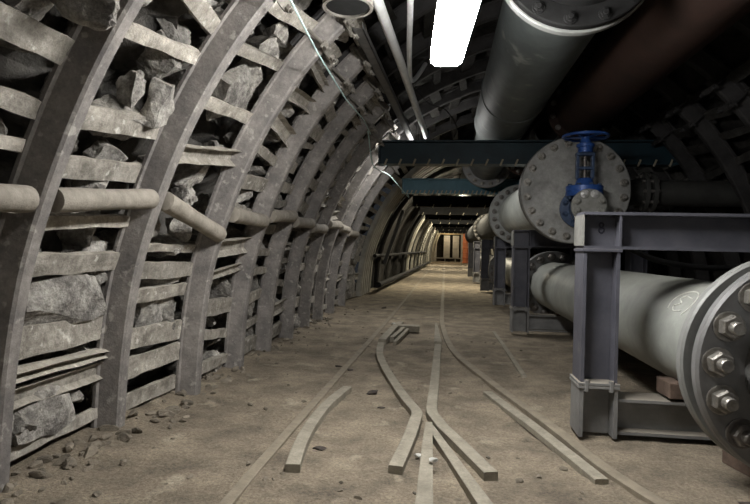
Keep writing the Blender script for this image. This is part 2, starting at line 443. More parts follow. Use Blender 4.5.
# boards over the crown and the right-hand side
for bi in range(1,11):
    y0,y1 = bay_y[bi], bay_y[bi+1]
    s = s_at_z(3.15)+.2; q=0; objs=[]
    while s < TOT-s_at_z(3.1):
        W = rnd.choice([.10,.13,.16]); t = rnd.uniform(-.05,.05)
        o = board(y0-.02,y1+.02,s-t,s+t,W,.05,m='board_shade',roll=rnd.uniform(-.1,.1)); s += rnd.uniform(.38,.5)
        tag(o,'roof board with shade in its colour, %s from the left %s' % (ORD[q], BAYN[bi]),'board','roof boards '+BAYN[bi]); q+=1
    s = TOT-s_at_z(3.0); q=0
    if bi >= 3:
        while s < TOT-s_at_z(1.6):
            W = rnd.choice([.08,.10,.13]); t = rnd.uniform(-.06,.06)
            o = board(y0-.02,y1+.02,s-t,s+t,W,.045,m='board_shade',roll=rnd.uniform(-.2,.2)); s += rnd.uniform(.27,.36)
            tag(o,'board with shade in its colour, %s down the right wall %s' % (ORD[q], BAYN[bi]) ,'board','lagging boards of the dark right wall'); q+=1

# a few distinctive slabs standing in the near bays
def stone_bm(seed, sub=3, cuts=9, flat=(1,1,1), rough=1.):
    r = random.Random(seed); bm = bmesh.new()
    bmesh.ops.create_icosphere(bm, subdivisions=sub, radius=1)
    planes = []
    for _ in range(cuts):
        n = Vector((r.gauss(0,1),r.gauss(0,1),r.gauss(0,1))).normalized(); planes.append((n, r.uniform(.38,.75)))
    for v in bm.verts:
        for n,d in planes:
            k = v.co.dot(n)-d
            if k > 0: v.co -= n*k
        q = v.co+Vector((seed*3.7,0,0)); v.co *= 1+rough*(.14*noise.noise(q*2.2)+.09*noise.noise(q*5)+.05*noise.noise(q*12))
        v.co = Vector((v.co.x*flat[0], v.co.y*flat[1], v.co.z*flat[2]))
    return bm
STONE = []
for k in range(26):
    bm = stone_bm(k, 4, rnd.randint(8,14), (1, rnd.uniform(.6,.95), rnd.uniform(.6,.95)))
    me = bpy.data.meshes.new('rock'); bm.to_mesh(me); bm.free(); me.materials.append(M['rock']); STONE.append(me)
def rock(me, loc, sc, rot, name='rock'):
    o = bpy.data.objects.new(name, me); COL.objects.link(o)
    o.location = loc; o.scale = sc; o.rotation_euler = rot; return o
for bi in range(11):
    y0,y1 = bay_y[bi], bay_y[bi+1]
    objs = []
    s = .12; top = s_at_z(3.05)
    step = .20 if bi < 5 else (.26 if bi < 8 else .34)
    while s < top:
        ny = 2 if bi < 5 else (2 if bi<8 else 1)
        for q in range(ny):
            yy = y0+(y1-y0)*(q+.5+rnd.uniform(-.22,.22))/ny
            p,d,n = curve_at(s+rnd.uniform(-.05,.05))
            r = rnd.uniform(.13,.22)*(1 if ny==2 else 1.25)
            off = .225+r*.40+rnd.uniform(-.03,.04)
            if rnd.random() < .10: continue
            sc = (r*rnd.uniform(.75,1.0), r*rnd.uniform(1,1.5), r*rnd.uniform(.8,1.2))
            o = rock(rnd.choice(STONE), (p.x+n.x*off+xo(yy), yy, max(.06,p.y+n.y*off)), sc, (rnd.uniform(-.6,.6),rnd.uniform(-.5,.5),rnd.uniform(-3,3)))
            objs.append(o)
        s += step
    objs.sort(key=lambda o:o.location.z)
    for k,o in enumerate(objs):
        tag(o, 'grey rock, %s up behind the boards %s' % (ORD[k] if k < len(objs)-1 else 'topmost', BAYN[bi]), 'rock', 'rocks packed %s' % BAYN[bi])
# big pale slabs
def slab_bm(w, h, th, seed):
    r = random.Random(seed); bm = bmesh.new()
    box(bm,(-1,-1,-1),(1,1,1))
    for v in bm.verts: v.co = Vector((v.co.x*r.uniform(.72,1), v.co.y*r.uniform(.65,1), v.co.z*r.uniform(.7,1)))
    for k in range(3):
        a = r.uniform(0,2*pi); n = Vector((cos(a),sin(a),r.uniform(.1,.6))).normalized()
        g = bmesh.ops.bisect_plane(bm, geom=bm.verts[:]+bm.edges[:]+bm.faces[:], plane_co=n*r.uniform(.72,.95), plane_no=n, clear_outer=True)
        es = [e for e in g['geom_cut'] if isinstance(e,bmesh.types.BMEdge)]
        if es: bmesh.ops.contextual_create(bm, geom=es)
    bmesh.ops.triangulate(bm, faces=bm.faces[:])
    bmesh.ops.subdivide_edges(bm, edges=bm.edges[:], cuts=5, use_grid_fill=True)
    for v in bm.verts:
        q = Vector((v.co.x*w, v.co.y*h, v.co.z*th))
        v.co = q + Vector((noise.noise(q*9+Vector((seed,0,0))),noise.noise(q*9+Vector((0,seed,0))),noise.noise(q*11+Vector((0,0,seed)))))*.022
    return bm
def slab(y, z, w, h, label, off=.2, tilt=0., seed=0):
    p,d,n = curve_at(s_at_z(z)); bm = slab_bm(w, h, .07, 100+seed)
    x = Vector((0,1,0)); yv = Vector((d.x,0,d.y)); zv = x.cross(yv)
    o = link('rock_slab', bm, 'rock')
    o.matrix_world = Matrix.Translation((p.x+n.x*off, y, p.y+n.y*off)) @ Matrix((x,yv,zv)).transposed().to_4x4() @ Matrix.Rotation(tilt,4,'Z')
    tag(o, label, 'rock')
slab(2.98,.87,.36,.19,'big flat grey slab set on edge above a wide board between the first and second arch ribs',.245,.05,1)
slab(2.88,.24,.26,.20,'pale grey slab leaning at floor level between the first and second arch ribs',.25,.25,2)
slab(4.02,.78,.22,.24,'pale upright slab with a pointed top between the second and third arch ribs',.24,.2,3)
slab(4.0,2.3,.2,.22,'bright jagged rock beneath the roof boards between the second and third arch ribs',.2,.6,4)
o = rock(STONE[3],(-1.62,2.22,2.33),(.26,.22,.13),(.2,.5,.3)); tag(o,'bulging dark rock hanging at the near side of the first arch rib, top of view','rock')
slab(3.22,2.02,.09,.15,'bright upright wedge of rock beside the second arch rib',.2,.2,6)

slab(12.6,.45,.55,.45,'pale crumpled looking rock face low on the left wall past the tenth arch rib',.12,.2,7)
slab(12.75,1.15,.5,.42,'pale jagged rock face at chest height past the tenth arch rib',.10,-.3,8)
# round struts between the ribs
def strut(y0,z0,y1,z1,label,r=.062,inset=-.04):
    pa,_,na = curve_at(s_at_z(z0)); pb,_,nb = curve_at(s_at_z(z1)); bm = bmesh.new()
    A = Vector((pa.x-na.x*inset+xo(y0),y0,z0)); B = Vector((pb.x-nb.x*inset+xo(y1),y1,z1))
    pts = [A.lerp(B,k/10) for k in range(11)]
    def rr(t): return r*(.82 if t<.02 or t>.98 else 1)*(1+.04*sin(t*9))
    tube(bm, [A+(A-B).normalized()*.004]+pts+[B+(B-A).normalized()*.004], rr, 16)
    tag(link('round_strut', bm, 'strut', smooth=True), label, 'strut', 'round struts between the arch ribs')
strut(1.6,1.40,2.36,1.44,'round wooden strut running off the near side of the first arch rib')
strut(2.53,1.45,3.34,1.53,'straight round wooden strut between the first and second arch ribs')
strut(3.49,1.53,4.31,1.33,'slanting round wooden strut sloping down between the second and third arch ribs',.066,-.02)
for i in range(2,9):
    za = 1.55+rnd.uniform(-.05,.05)
    strut(arch_y[i]+.08, za, arch_y[i+1]-.07, za+rnd.uniform(-.02,.05), 'round wooden strut between the %s and %s arch ribs' % (ORD[i],ORD[i+1]), .066, -.02)

# ------------------------------------------------------------------ rubble along the wall foot and stones on the floor
PEB = []
for k in range(8):
    bm = stone_bm(300+k, 2, 7, (1,.8,.7)); me = bpy.data.meshes.new('stone'); bm.to_mesh(me); bm.free(); me.materials.append(M['rubble']); PEB.append(me)
r2 = random.Random(3)
for k in range(210):
    y = 2.3+9*r2.random()**1.5; x = -2.2+abs(r2.gauss(0,.27)); r = r2.uniform(.012,.042)*(1.35 if x<-1.9 else .7)
    near = min(arch_y, key=lambda a:abs(a-y)); i = arch_y.index(near)
    o = rock(r2.choice(PEB), (x,y,floor_h(x,y)+r*.18), (r*1.3,r*1.1,r), (r2.uniform(-.3,.3),r2.uniform(-.3,.3),r2.uniform(0,6)), 'loose_stone')
    tag(o,'small dusty stone lying loose near the foot of the %s arch rib' % ORD[i],'stone','loose stones near the foot of the %s arch rib' % ORD[i])
for k in range(110):
    y = 2.7+6*r2.random()**1.4; x = r2.uniform(-1.5,1.0); r = r2.uniform(.008,.024)
    o = rock(r2.choice(PEB), (x,y,floor_h(x,y)+r*.15), (r*1.4,r*1.1,r), (0,0,r2.uniform(0,6)), 'pebble')
    tag(o,'tiny pebble on the open dusty floor around the rails','pebble','pebbles on the dusty floor')
COAL=[]
for k in range(4):
    bm = stone_bm(330+k, 2, 8, (1,.7,.5)); me = bpy.data.meshes.new('dark_stone'); bm.to_mesh(me); bm.free(); me.materials.append(M['coal']); COAL.append(me)
for x,y,r,lab in [(-.57,4.66,.055,'dark brown lump of stone between the short bent strip and the long one'),
                  (-.92,5.55,.04,'small dark stone beside the left rail, the nearer of two'),(-1.07,5.72,.035,'small dark stone on the left rail, the farther of two'),
                  (-1.2,11.5,.07,'dark flat stone on the open floor left of the rails'),(1.55,2.95,.05,'dark stone lying below the bolted flange'),
                  (-.73,3.35,.04,'flat dark chip right of the short bent strip'),(-.45,4.3,.03,'dark crumb beside the kink of the long strip')]:
    o = rock(COAL[len(lab)%4],(x,y,floor_h(x,y)+r*.2),(r*1.4,r,r*.8),(0,0,len(lab)),'dark_stone'); tag(o,lab,'stone')
for x,y,r,lab in [(-.03,3.12,.025,'white crumb lying on the left arm of the crossing vee'),(-.12,3.3,.028,'white crumb between the long strip and the crossing vee'),(-.76,8.95,.05,'white crumb at the far end of the check strips')]:
    bm = stone_bm(350+len(lab),2,8,(r*1.3,r*.8,r*.5)); tag(link('white_crumb',bm,'chalk',loc=(x,y,(.05 if 'arm' in lab else .0)+r*.3)),lab,'crumb')

# ------------------------------------------------------------------ rails and strips on the floor
bm=bmesh.new(); ribbon(bm, [(p.x,p.y) for p in spline([(-1.0,1.6,0),(-1.01,2.6,0),(-1.0,4,0),(-.93,8.8,0),(-.88,15,0),(-.8,30,0),(-.6,54,0)],6)], .065, -.1, .004)
tag(link('sunken_rail', bm, 'rail'),'straight rail sunk flush in the dusty floor on the left of the track','rail')
bm=bmesh.new(); ribbon(bm, [(p.x,p.y) for p in spline([(.16,54,0),(.08,30,0),(.03,17,0),(.01,11,0),(.02,9,0),(.15,6.82,0),(.48,5.23,0),(.79,4.03,0),(.94,3.35,0),(1.1,2.88,0),(1.5,1.9,0)],8)], .075, -.1, .02)
tag(link('curved_rail', bm, 'rail'),'rail on the right of the track curving away towards the pipe frames','rail')
def strip(pts, w, label, name='guard_strip', h=.036, sp=3, wend=None):
    bm=bmesh.new(); P=[(p.x,p.y) for p in spline([(x,y,0) for x,y in pts],sp)] if sp>1 else pts
    ribbon(bm,P,w,-.02,h); return tag(link(name,bm,'strip'),label,'rail strip')
strip([(-.80,4.72),(-.865,4.2),(-.87,3.65),(-.84,3.25),(-.80,2.97)],.082,'short bent steel strip lying alone right of the left rail')
strip([(-.76,7.0),(-.70,6.3),(-.56,5.58),(-.34,4.7),(-.215,4.28),(-.165,4.1),(-.17,3.9),(-.19,3.55),(-.235,3.05)],.082,'long steel strip with a kink, left of the crossing vee',sp=2)
strip([(-.035,7.05),(-.05,4.9),(-.06,4.22),(-.05,4.1),(.03,3.8),(.14,3.5),(.29,3.06)],.082,'long steel strip with a kink, right of the crossing vee',sp=1)
strip([(.415,4.87),(.53,4.45),(.65,4.05),(.79,3.5),(.885,3.11)],.08,'thin bent steel strip lying left of the curved rail',h=.02)
strip([(.80,8.56),(.82,6.92),(.83,5.6)],.05,'faint straight strip half buried near the pipe frames',h=.012)
strip([(-.66,8.9),(-.72,8.1),(-.76,7.12)],.10,'short check strip lying beside the left rail',h=.06)
strip([(-.56,8.6),(-.60,8.0),(-.66,7.4)],.06,'narrow curved check strip, second from the left rail',h=.05)
strip([(-.50,8.5),(-.53,8.0),(-.60,7.15)],.05,'narrow curved check strip, third from the left rail',h=.03)
strip([(-.085,8.9),(-.06,8.0),(-.04,7.12)],(.03,.10),'tapered switch blade at the start of the curved rail','switch_blade',h=.06,sp=2)
bm=bmesh.new(); box(bm,(-.17,-.09,-.03),(.17,.09,.07),None,.01)
tag(link('packing_block',bm,'strip',loc=(-.50,8.45,0),rot=(0,0,.05)),'low grey block lying crosswise in the pit between the rails','block')
t = thing('crossing_vee','pointed vee of two joined rail bars in the middle of the floor','rail crossing',(0,0,0))
bm=bmesh.new(); ribbon(bm,[(-.07,3.87),(-.068,3.4),(-.062,2.72),(-.06,2.2)],(.05,.10),-.02,.036); link('rail_bar',bm,'strip',t)
bm=bmesh.new(); ribbon(bm,[(-.06,3.80),(.09,3.22),(.21,2.76),(.36,2.2)],(.05,.085),-.02,.034); link('rail_bar',bm,'strip',t)

# ------------------------------------------------------------------ pipes
def bolt_bm(kind='nut', r=.055, h=.06, sh=.035):
    bm=bmesh.new()
    lathe(bm,[(0,0),(r*1.28,0),(r*1.28,.012),(r*1.2,.014),(0,.014)],20)          # washer
    lathe(bm,[(0,.014),(r,.014),(r*1.02,.02),(r*1.02,h*.85),(r*.86,h),(0,h)],6)      # hexagon nut
    lathe(bm,[(0,h),(r*.56,h),(r*.56,h+sh*.8),(r*.48,h+sh),(0,h+sh)],14)           # shank end
    return bm
def disc_ring(bm, R, r, y0, y1, n=72, ch=.008):
    lathe(bm,[(r,0),(R-ch,0),(R,ch),(R,y1-y0-ch),(R-ch,y1-y0),(r,y1-y0)],n,TY(0,y0,0),closed=True)
def bolts(parent, R, n, y, towards, r, h, sh, m='bolt', a0=.2, alt=None):
    bm = bolt_bm('nut',r,h,sh); first=None
    for k in range(n):
        a = a0+2*pi*k/n
        mm = m if not (alt and k in alt[0]) else alt[1]
        if first is None:
            first = link('bolt',bm,mm,parent); o=first
        else:
            o = first.copy(); COL.objects.link(o); o.parent=parent
            if mm != m: o.data = first.data.copy(); o.data.materials[0]=M[mm]
        o.matrix_parent_inverse = Matrix()
        o.location=(R*cos(a),y,R*sin(a)); o.rotation_euler=((pi/2 if towards<0 else -pi/2),rnd.uniform(0,1),0)
def flange_pair(parent, y, R, r, thick=.085, gap=.035, nb=16, br=.055, m='flange', bm_='bolt', near=True, far=True, a0=.2, rim=None):
    f = None
    if near:
        bm=bmesh.new(); disc_ring(bm,R,r,y-gap/2-thick,y-gap/2); f=link('flange',bm,m,parent,smooth=True)
        bolts(f,(R+r)/2+.01,nb,y-gap/2-thick,-1,br,br*1.1,br*.7,bm_,a0)
    if far:
        bm=bmesh.new(); disc_ring(bm,R,r,y+gap/2,y+gap/2+thick); g=link('flange',bm,m,parent,smooth=True)
        bolts(g,(R+r)/2+.01,nb,y+gap/2+thick,1,br,br*1.1,br*.7,bm_,a0)
    return f
def pipe_body(parent, y0, y1, r, m, name='pipe_wall', th=.03):
    bm=bmesh.new(); lathe(bm,[(r-th,0),(r,0)]+[(r,(y1-y0)*k/12) for k in range(1,12)]+[(r,y1-y0),(r-th,y1-y0)],64,TY(0,y0,0),closed=True)
    return link(name,bm,m,parent,smooth=True)

# lower pipeline
LX, LZ, LR, LF = 1.87, .68, .385, .585
p = thing('flanged_pipe','grey green floor pipe with a chalk mark running under the near support frame','pipe',(LX,0,LZ))
pipe_body(p,3.14,9.62,LR,'pipe')
bm=bmesh.new(); disc_ring(bm,LF+.005,LR-.03,3.13,3.20,ch=.012); fl=link('flange',bm,'flange_rim',p,smooth=True)
bolts(fl,.485,16,3.20,1,.062,.07,.05,'bolt',.26)
bm=bmesh.new(); lathe(bm,[(LR-.005,0),(LR+.018,.0),(LR+.018,.02),(LR-.005,.04)],64,TY(0,3.20,0),closed=True); link('weld_bead',bm,'pipe',p,smooth=True)
bm=bmesh.new(); disc_ring(bm,LF-.01,LR-.03,9.60,9.68); fl=link('flange',bm,'flange',p,smooth=True)
bolts(fl,.485,16,9.60,-1,.055,.06,.04,'bolt_dark',.1)
# chalk mark "3" in a loop on the pipe, drawn on its surface
def chalk(pts, r0=.006):
    bm=bmesh.new(); q=[]
    for a,yy in pts:
        q.append(((LR+.002)*cos(a),yy,(LR+.002)*sin(a)))
    tube(bm,[v for v in spline(q,5)],r0,6); return bm
ca = radians(140); cy=3.86
def loop(da,dy): return (ca+da,cy+dy)
link('chalk_mark',chalk([loop(.30*cos(t),.15*sin(t)) for t in [x*.5 for x in range(2,12)]],.004),'chalk',p)
link('chalk_mark',chalk([loop(-.13,-.07),loop(-.16,.03),loop(-.07,.06),loop(0,0),loop(.08,.07),loop(.17,.03),loop(.14,-.07)],.004),'chalk',p)
# near neighbour section, running back past the camera
p = thing('flanged_pipe','dark grey pipe end with big hexagon nuts at the right edge of the view','pipe',(LX,0,LZ))
pipe_body(p,.4,2.96,LR-.03,'flange')
bm=bmesh.new(); disc_ring(bm,LF,LR-.06,2.96,3.03,ch=.014); fl=link('flange',bm,'flange',p,smooth=True)
bolts(fl,.485,16,2.965,-1,.060,.065,.045,'bolt',.33,((9,3),'bolt_dark'))
bm=bmesh.new(); disc_ring(bm,LF-.075,LR-.03,3.032,3.128); link('gasket',bm,'black',p,smooth=True)
p = thing('flanged_pipe','grey green floor pipe seen between the second and third support frames','pipe',(LX,0,LZ))
pipe_body(p,9.74,15.9,LR,'pipe')
flange_pair(p,9.70,LF-.01,LR-.03,.08,.03,16,.05,near=False)
flange_pair(p,15.9,LF,LR-.03,.08,.03,16,.05,'flange','bolt_dark',near=True,far=False)
p = thing('flanged_pipe','far stretch of the floor pipe beyond the third support frame','pipe',(LX,0,LZ))
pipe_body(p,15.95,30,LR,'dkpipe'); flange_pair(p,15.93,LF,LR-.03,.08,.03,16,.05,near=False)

# upper pipeline with blind flange
UX,UZ,UR,UF = 1.585,2.01,.44,.655
p = thing('flanged_pipe','pale grey upper pipe closed by a big bolted end plate behind the blue valve','pipe',(UX,0,UZ))
pipe_body(p,7.16,11.86,UR,'pipe')
bm=bmesh.new(); lathe(bm,[(0,0),(UF-.01,0),(UF,.01),(UF,.07),(UF-.01,.08),(0,.08)],80,TY(0,6.98,0)); ep=link('end_plate',bm,'blind',p,smooth=True)
ep['label']='round grey end plate with a ring of bolts'
bolts(ep,.575,20,6.98,-1,.038,.045,.03,'bolt',.157)
bm=bmesh.new(); disc_ring(bm,UF,UR-.03,7.08,7.17); fl=link('flange',bm,'flange',p,smooth=True); bolts(fl,.575,20,7.17,1,.036,.04,.028,'bolt_dark',.157)
flange_pair(p,11.95,UF-.02,UR-.03,.08,.03,20,.04,'flange_rim','bolt_dark',near=True,far=False)
p = thing('flanged_pipe','upper pipe continuing away beyond the third support frame','pipe',(UX,0,UZ))
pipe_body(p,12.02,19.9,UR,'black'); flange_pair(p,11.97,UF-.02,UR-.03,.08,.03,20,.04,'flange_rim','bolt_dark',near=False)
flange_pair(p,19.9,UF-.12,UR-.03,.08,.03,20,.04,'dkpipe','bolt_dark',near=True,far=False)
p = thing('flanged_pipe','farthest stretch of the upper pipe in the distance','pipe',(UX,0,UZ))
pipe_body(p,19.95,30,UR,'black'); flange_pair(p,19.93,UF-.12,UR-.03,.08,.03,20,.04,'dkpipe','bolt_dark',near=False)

# side branch
p = thing('branch_pipe','dark horizontal side pipe with an end flange right of the big end plate','pipe',(0,7.65,2.05))
RX = Matrix.Rotation(pi/2,4,'Y')
bm=bmesh.new(); lathe(bm,[(0,0),(.17,0),(.17,1.75),(0,1.75)],32,Matrix.Translation((2.09,0,0))@RX); link('pipe_wall',bm,'dkpipe',p,smooth=True)
for x in (2.56,2.66):
    bm=bmesh.new(); lathe(bm,[(.17,0),(.27,0),(.27,.05),(.17,.05)],36,Matrix.Translation((x,0,0))@RX,closed=True); f=link('flange',bm,'dkpipe',p,smooth=True)
for k in range(10):
    bm=bmesh.new(); a=2*pi*k/10; lathe(bm,[(0,0),(.025,0),(.025,.2),(0,.2)],6,Matrix.Translation((2.535,.225*cos(a),.225*sin(a)))@RX); link('bolt',bm,'bolt_dark',p)

# overhead pipes
AX,AZ,AR,AF = .87,3.31,.42,.565
p = thing('overhead_pipe','blue grey overhead pipe with a pale rimmed flange, right of the tube lamp','pipe',(AX,0,AZ))
pipe_body(p,3.98,9.0,AR,'overhead')
bm=bmesh.new(); disc_ring(bm,AF,AR-.03,3.90,3.97); f=link('flange',bm,'flange_rim',p,smooth=True); bolts(f,.5,14,3.97,1,.03,.035,.025,'bolt_dark',.1)
bm=bmesh.new(); disc_ring(bm,AR+.012,AR-.02,7.2,7.24); link('pipe_collar',bm,'overhead',p,smooth=True)
p = thing('overhead_pipe','overhead pipe section tilted down to a round flange in front of the brighter blue beam','pipe',(AX+.03,9.1,AZ),(radians(-3.2),0,0))
pipe_body(p,0,3.15,AR-.05,'overhead'); flange_pair(p,3.18,AF-.03,AR-.08,.07,.03,16,.035,'flange','bolt',near=True,far=False)
p = thing('overhead_pipe','dark near end of the overhead pipe, coming in at the top edge','pipe',(AX,0,AZ))
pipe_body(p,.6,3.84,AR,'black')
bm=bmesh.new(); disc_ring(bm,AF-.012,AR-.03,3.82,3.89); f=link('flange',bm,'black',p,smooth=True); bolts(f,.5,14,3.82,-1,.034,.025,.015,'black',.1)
p = thing('overhead_pipe','overhead pipe continuing behind the brighter blue beam','pipe',(AX,0,AZ-.02))
pipe_body(p,12.55,27,AR,'overhead')
BX,BZ,BR,BF = 1.86,3.215,.345,.46
p = thing('overhead_pipe','rust brown overhead pipe nearer the right wall','pipe',(BX,0,BZ))
pipe_body(p,.6,7.93,BR,'rust'); flange_pair(p,7.98,BF,BR-.03,.06,.03,14,.03,'rust','bolt_dark',near=True,far=False)
p = thing('overhead_pipe','overhead pipe beyond the rust brown one, showing an end flange above the valve','pipe',(1.54,0,3.09))
pipe_body(p,8.7,20,.2,'dkpipe')
flange_pair(p,11.4,.31,.18,.06,.03,12,.03,'rust','bolt',near=True,far=True)

# ------------------------------------------------------------------ support frames
def hsec(bm, L, W, D, mtx, tf=.022, tw=.016):
    """H beam along local Z of length L; flanges at x = +-W/2, web in the middle plane y=0, depth D"""
    for s in (-1,1):
        x0,x1 = sorted((s*W/2, s*(W/2-tf))); box(bm,(x0,-D/2,0),(x1,D/2,L),mtx)
    box(bm,(-W/2+tf,-tw/2,0),(W/2-tf,tw/2,L),mtx)
def make_frame(label):
    t = thing('pipe_support_frame',label,'frame',group='steel frames carrying the pipes')
    W=.238
    for x,nm in ((1.064,1),(2.72,2)):
        bm=bmesh.new(); hsec(bm,.90,W,W,Matrix.Translation((x,0,.36))); post=link('post',bm,'frame',t)
        bm=bmesh.new(); hsec(bm,.335,W+.012,W+.012,Matrix.Translation((x,0,0.)),.026); link('post_foot',bm,'frame_lo',t)
        bm=bmesh.new()
        for z in (.33,.352): box(bm,(x-W/2-.016,-W/2-.016,z),(x+W/2+.016,W/2+.016,z+.019),None,.003)
        for sx in (-1,1):
            for sy in (-1,1): lathe(bm,[(0,0),(.018,0),(.018,.075),(0,.075)],6,Matrix.Translation((x+sx*.08,sy*(W/2+.005),.312)))
        link('joint_plate',bm,'frame_lo',post)
        bm=bmesh.new(); box(bm,(x-W/2-.01,-W/2-.01,1.255),(x+W/2+.01,W/2+.01,1.275),None,.003); link('cap_plate',bm,'frame',post)
    # top crossbeam: flanges top and bottom
    bm=bmesh.new(); RXb = Matrix.Translation((.945,0,1.275+.125))@Matrix.Rotation(pi/2,4,'Y')
    hsec(bm,1.91,.25,W,RXb,.02); cb=link('crossbeam',bm,'frame',t)
    for x in (.945-.012,1.175,2.585,2.855):
        bm=bmesh.new(); box(bm,(x,-W/2+.004,1.295),(x+.014,W/2-.004,1.505)); link('stiffener',bm,'frame' if x>1 else 'valve_lt',cb)
    bm=bmesh.new(); hsec(bm,1.40,.24,W*.9,Matrix.Translation((1.18,0,.145))@Matrix.Rotation(pi/2,4,'Y'),.02); link('tie_beam',bm,'frame_lo',t)
    return t
fr = make_frame('violet grey steel frame over the floor pipe, nearest of the row')
fr.location=(0,3.985,0)
# painted figure 8 on the near crossbeam
def ring_pts(cx,cz,rx,rz): return [(cx+rx*cos(t*2*pi/14),-.0095,cz+rz*sin(t*2*pi/14)) for t in range(15)]
cb = [c for c in fr.children if c.name.startswith('crossbeam')][0]
bm=bmesh.new(); tube(bm,ring_pts(1.085,1.405,.016,.018),.006,6); tube(bm,ring_pts(1.085,1.440,.013,.016),.006,6); mk=link('painted_figure',bm,'ink',cb)
ORDF=['second','third','fourth','fifth','sixth']
for i,y in enumerate([8.5,12.5,16.7,20.9,25.1]):
    c = copy_tree(fr); c.location=(.10 if not i else .19,y,.035)
    c['label']='grey steel frame carrying the two pipes, %s of the row going down the tunnel' % ORDF[i]
    for ch in c.children:
        for g in ch.children:
            if g.name.startswith('painted_figure'): bpy.data.objects.remove(g)
bm=bmesh.new(); box(bm,(-.125,-.11,0),(.125,.11,.105),None,.006)
tag(link('wooden_block',bm,'wood',loc=(1.64,3.98,.285),rot=(0,0,.03)),'brown timber block wedged under the floor pipe on the near frame tie beam','block')
bm=bmesh.new(); box(bm,(-.13,-.16,0),(.13,.16,.09),None,.006)
tag(link('wooden_block',bm,'wood',loc=(1.86,3.42,.0),rot=(0,0,.2)),'low brown timber block on the floor behind the bolted flange','block')
bm=bmesh.new(); box(bm,(-.1,-.1,0),(.1,.1,.1),None,.006)
tag(link('wooden_block',bm,'wood',loc=(1.8,8.5,.285)),'timber block under the floor pipe on the second frame','block')
# hanging black hose under the near crossbeam
bm=bmesh.new(); tube(bm,spline([(1.35,4.3,1.30),(1.6,4.34,1.20),(1.95,4.36,1.155),(2.3,4.34,1.19),(2.55,4.3,1.30),(2.75,4.3,1.42)],8),.022,10)
tag(link('hanging_hose',bm,'black',smooth=True),'black hose sagging behind the near crossbeam above the floor pipe','hose')

# ------------------------------------------------------------------ roof beams
def roof_beam(y, z0, m, label, x0=-1.0, x1=2.9, n=26, H=.33):
    t = thing('roof_beam',label,'beam',(0,y,z0),group='beams across the tunnel roof')
    bm=bmesh.new(); hsec(bm,x1-x0,H,.26,Matrix.Translation((x0,0,H/2))@Matrix.Rotation(pi/2,4,'Y'),.022,.016); link('beam_body',bm,m,t)
    bm=bmesh.new(); lug=None
    for k in range(n):
        x = x0+.12+(x1-x0-.24)*k/(n-1)
        if lug is None:
            b=bmesh.new(); box(b,(-.013,-.150,-.03),(.013,-.131,.075),Matrix.Rotation(radians(22),4,'Y'),.003)
            lug=link('lug',b,'rivet',t,loc=(x,0,0)); o=lug
        else:
            o=lug.copy(); COL.objects.link(o); o.parent=t; o.location=(x,0,0)
    bm.free()
    bm=bmesh.new()
    for x in (x0+.02,x1-.02): box(bm,(x-.01,-.125,.02),(x+.01,.125,H-.02))
    link('end_plate',bm,m,t)
    return t
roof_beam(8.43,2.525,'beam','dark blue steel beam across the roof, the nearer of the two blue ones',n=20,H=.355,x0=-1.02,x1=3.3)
roof_beam(12.8,2.52,'beam_lit','blue steel beam, lamplight put into its brighter colour, with a toothed lower edge, behind the dark one',n=38,H=.34,x0=-.98)
for i,y in enumerate([16.9,20.6,24.2,28.0,32.5,38,45]):
    k = narrow(y)
    roof_beam(y,2.53,'black','dark steel roof beam, %s behind the bright blue one' % ORD[i],x0=XC-1.95*k,x1=XC+1.95*k,n=8)

# ------------------------------------------------------------------ lamps
def tube_lamp(x,y,z,m,label,L=1.27,rz=0.,w=.21,hang=None):
    t = thing('tube_lamp',label,'lamp',(x,y,z),(0,0,rz))
    bm=bmesh.new(); prof=[(-w*.5,.10),(-w*.5,.06),(-w*.5,.025),(-w*.34,-.0),(w*.34,0),(w*.5,.025),(w*.5,.06),(w*.5,.10)]
    A=[bm.verts.new((a,-L/2,b)) for a,b in prof]; B=[bm.verts.new((a,L/2,b)) for a,b in prof]
    for k in range(8): bm.faces.new((A[k],A[(k+1)%8],B[(k+1)%8],B[k]))
    bm.faces.new(A[::-1]); bm.faces.new(B); link('diffuser',bm,m,t)
    bm=bmesh.new(); box(bm,(-w*.34,-L/2-.02,.102),(w*.34,L/2+.02,.17),None,.01); link('housing',bm,'housing',t)
    bm=bmesh.new()
    for yy in (-L*.3,L*.3): tube(bm,[(0,yy,.165),(0,yy,hang or 1.05)],.006,6)
    link('hanger',bm,'channel',t)
    return t
tube_lamp(.035,3.12,2.485,'lamp','glowing long tube lamp hanging at the top of the view',hang=1.25,rz=radians(4))
tube_lamp(-.2,-3.6,2.5,'lamp_low','tube lamp behind the viewpoint')
tube_lamp(-.45,9.3,2.78,'lamp_mid','lit tube lamp hidden above the dark blue beam',hang=.55)
for i,(y,x) in enumerate([(18.6,.35),(26.2,.3),(34.5,.2),(42,.2),(49,.3),(54.3,.4)]):
    tube_lamp(x,y,2.72 if y<20 else 2.86,'lamp_warm' if y<48 else 'lamp_end','warm tube lamp above the far roof beams, %s from the near end' % ORD[i],hang=.7)

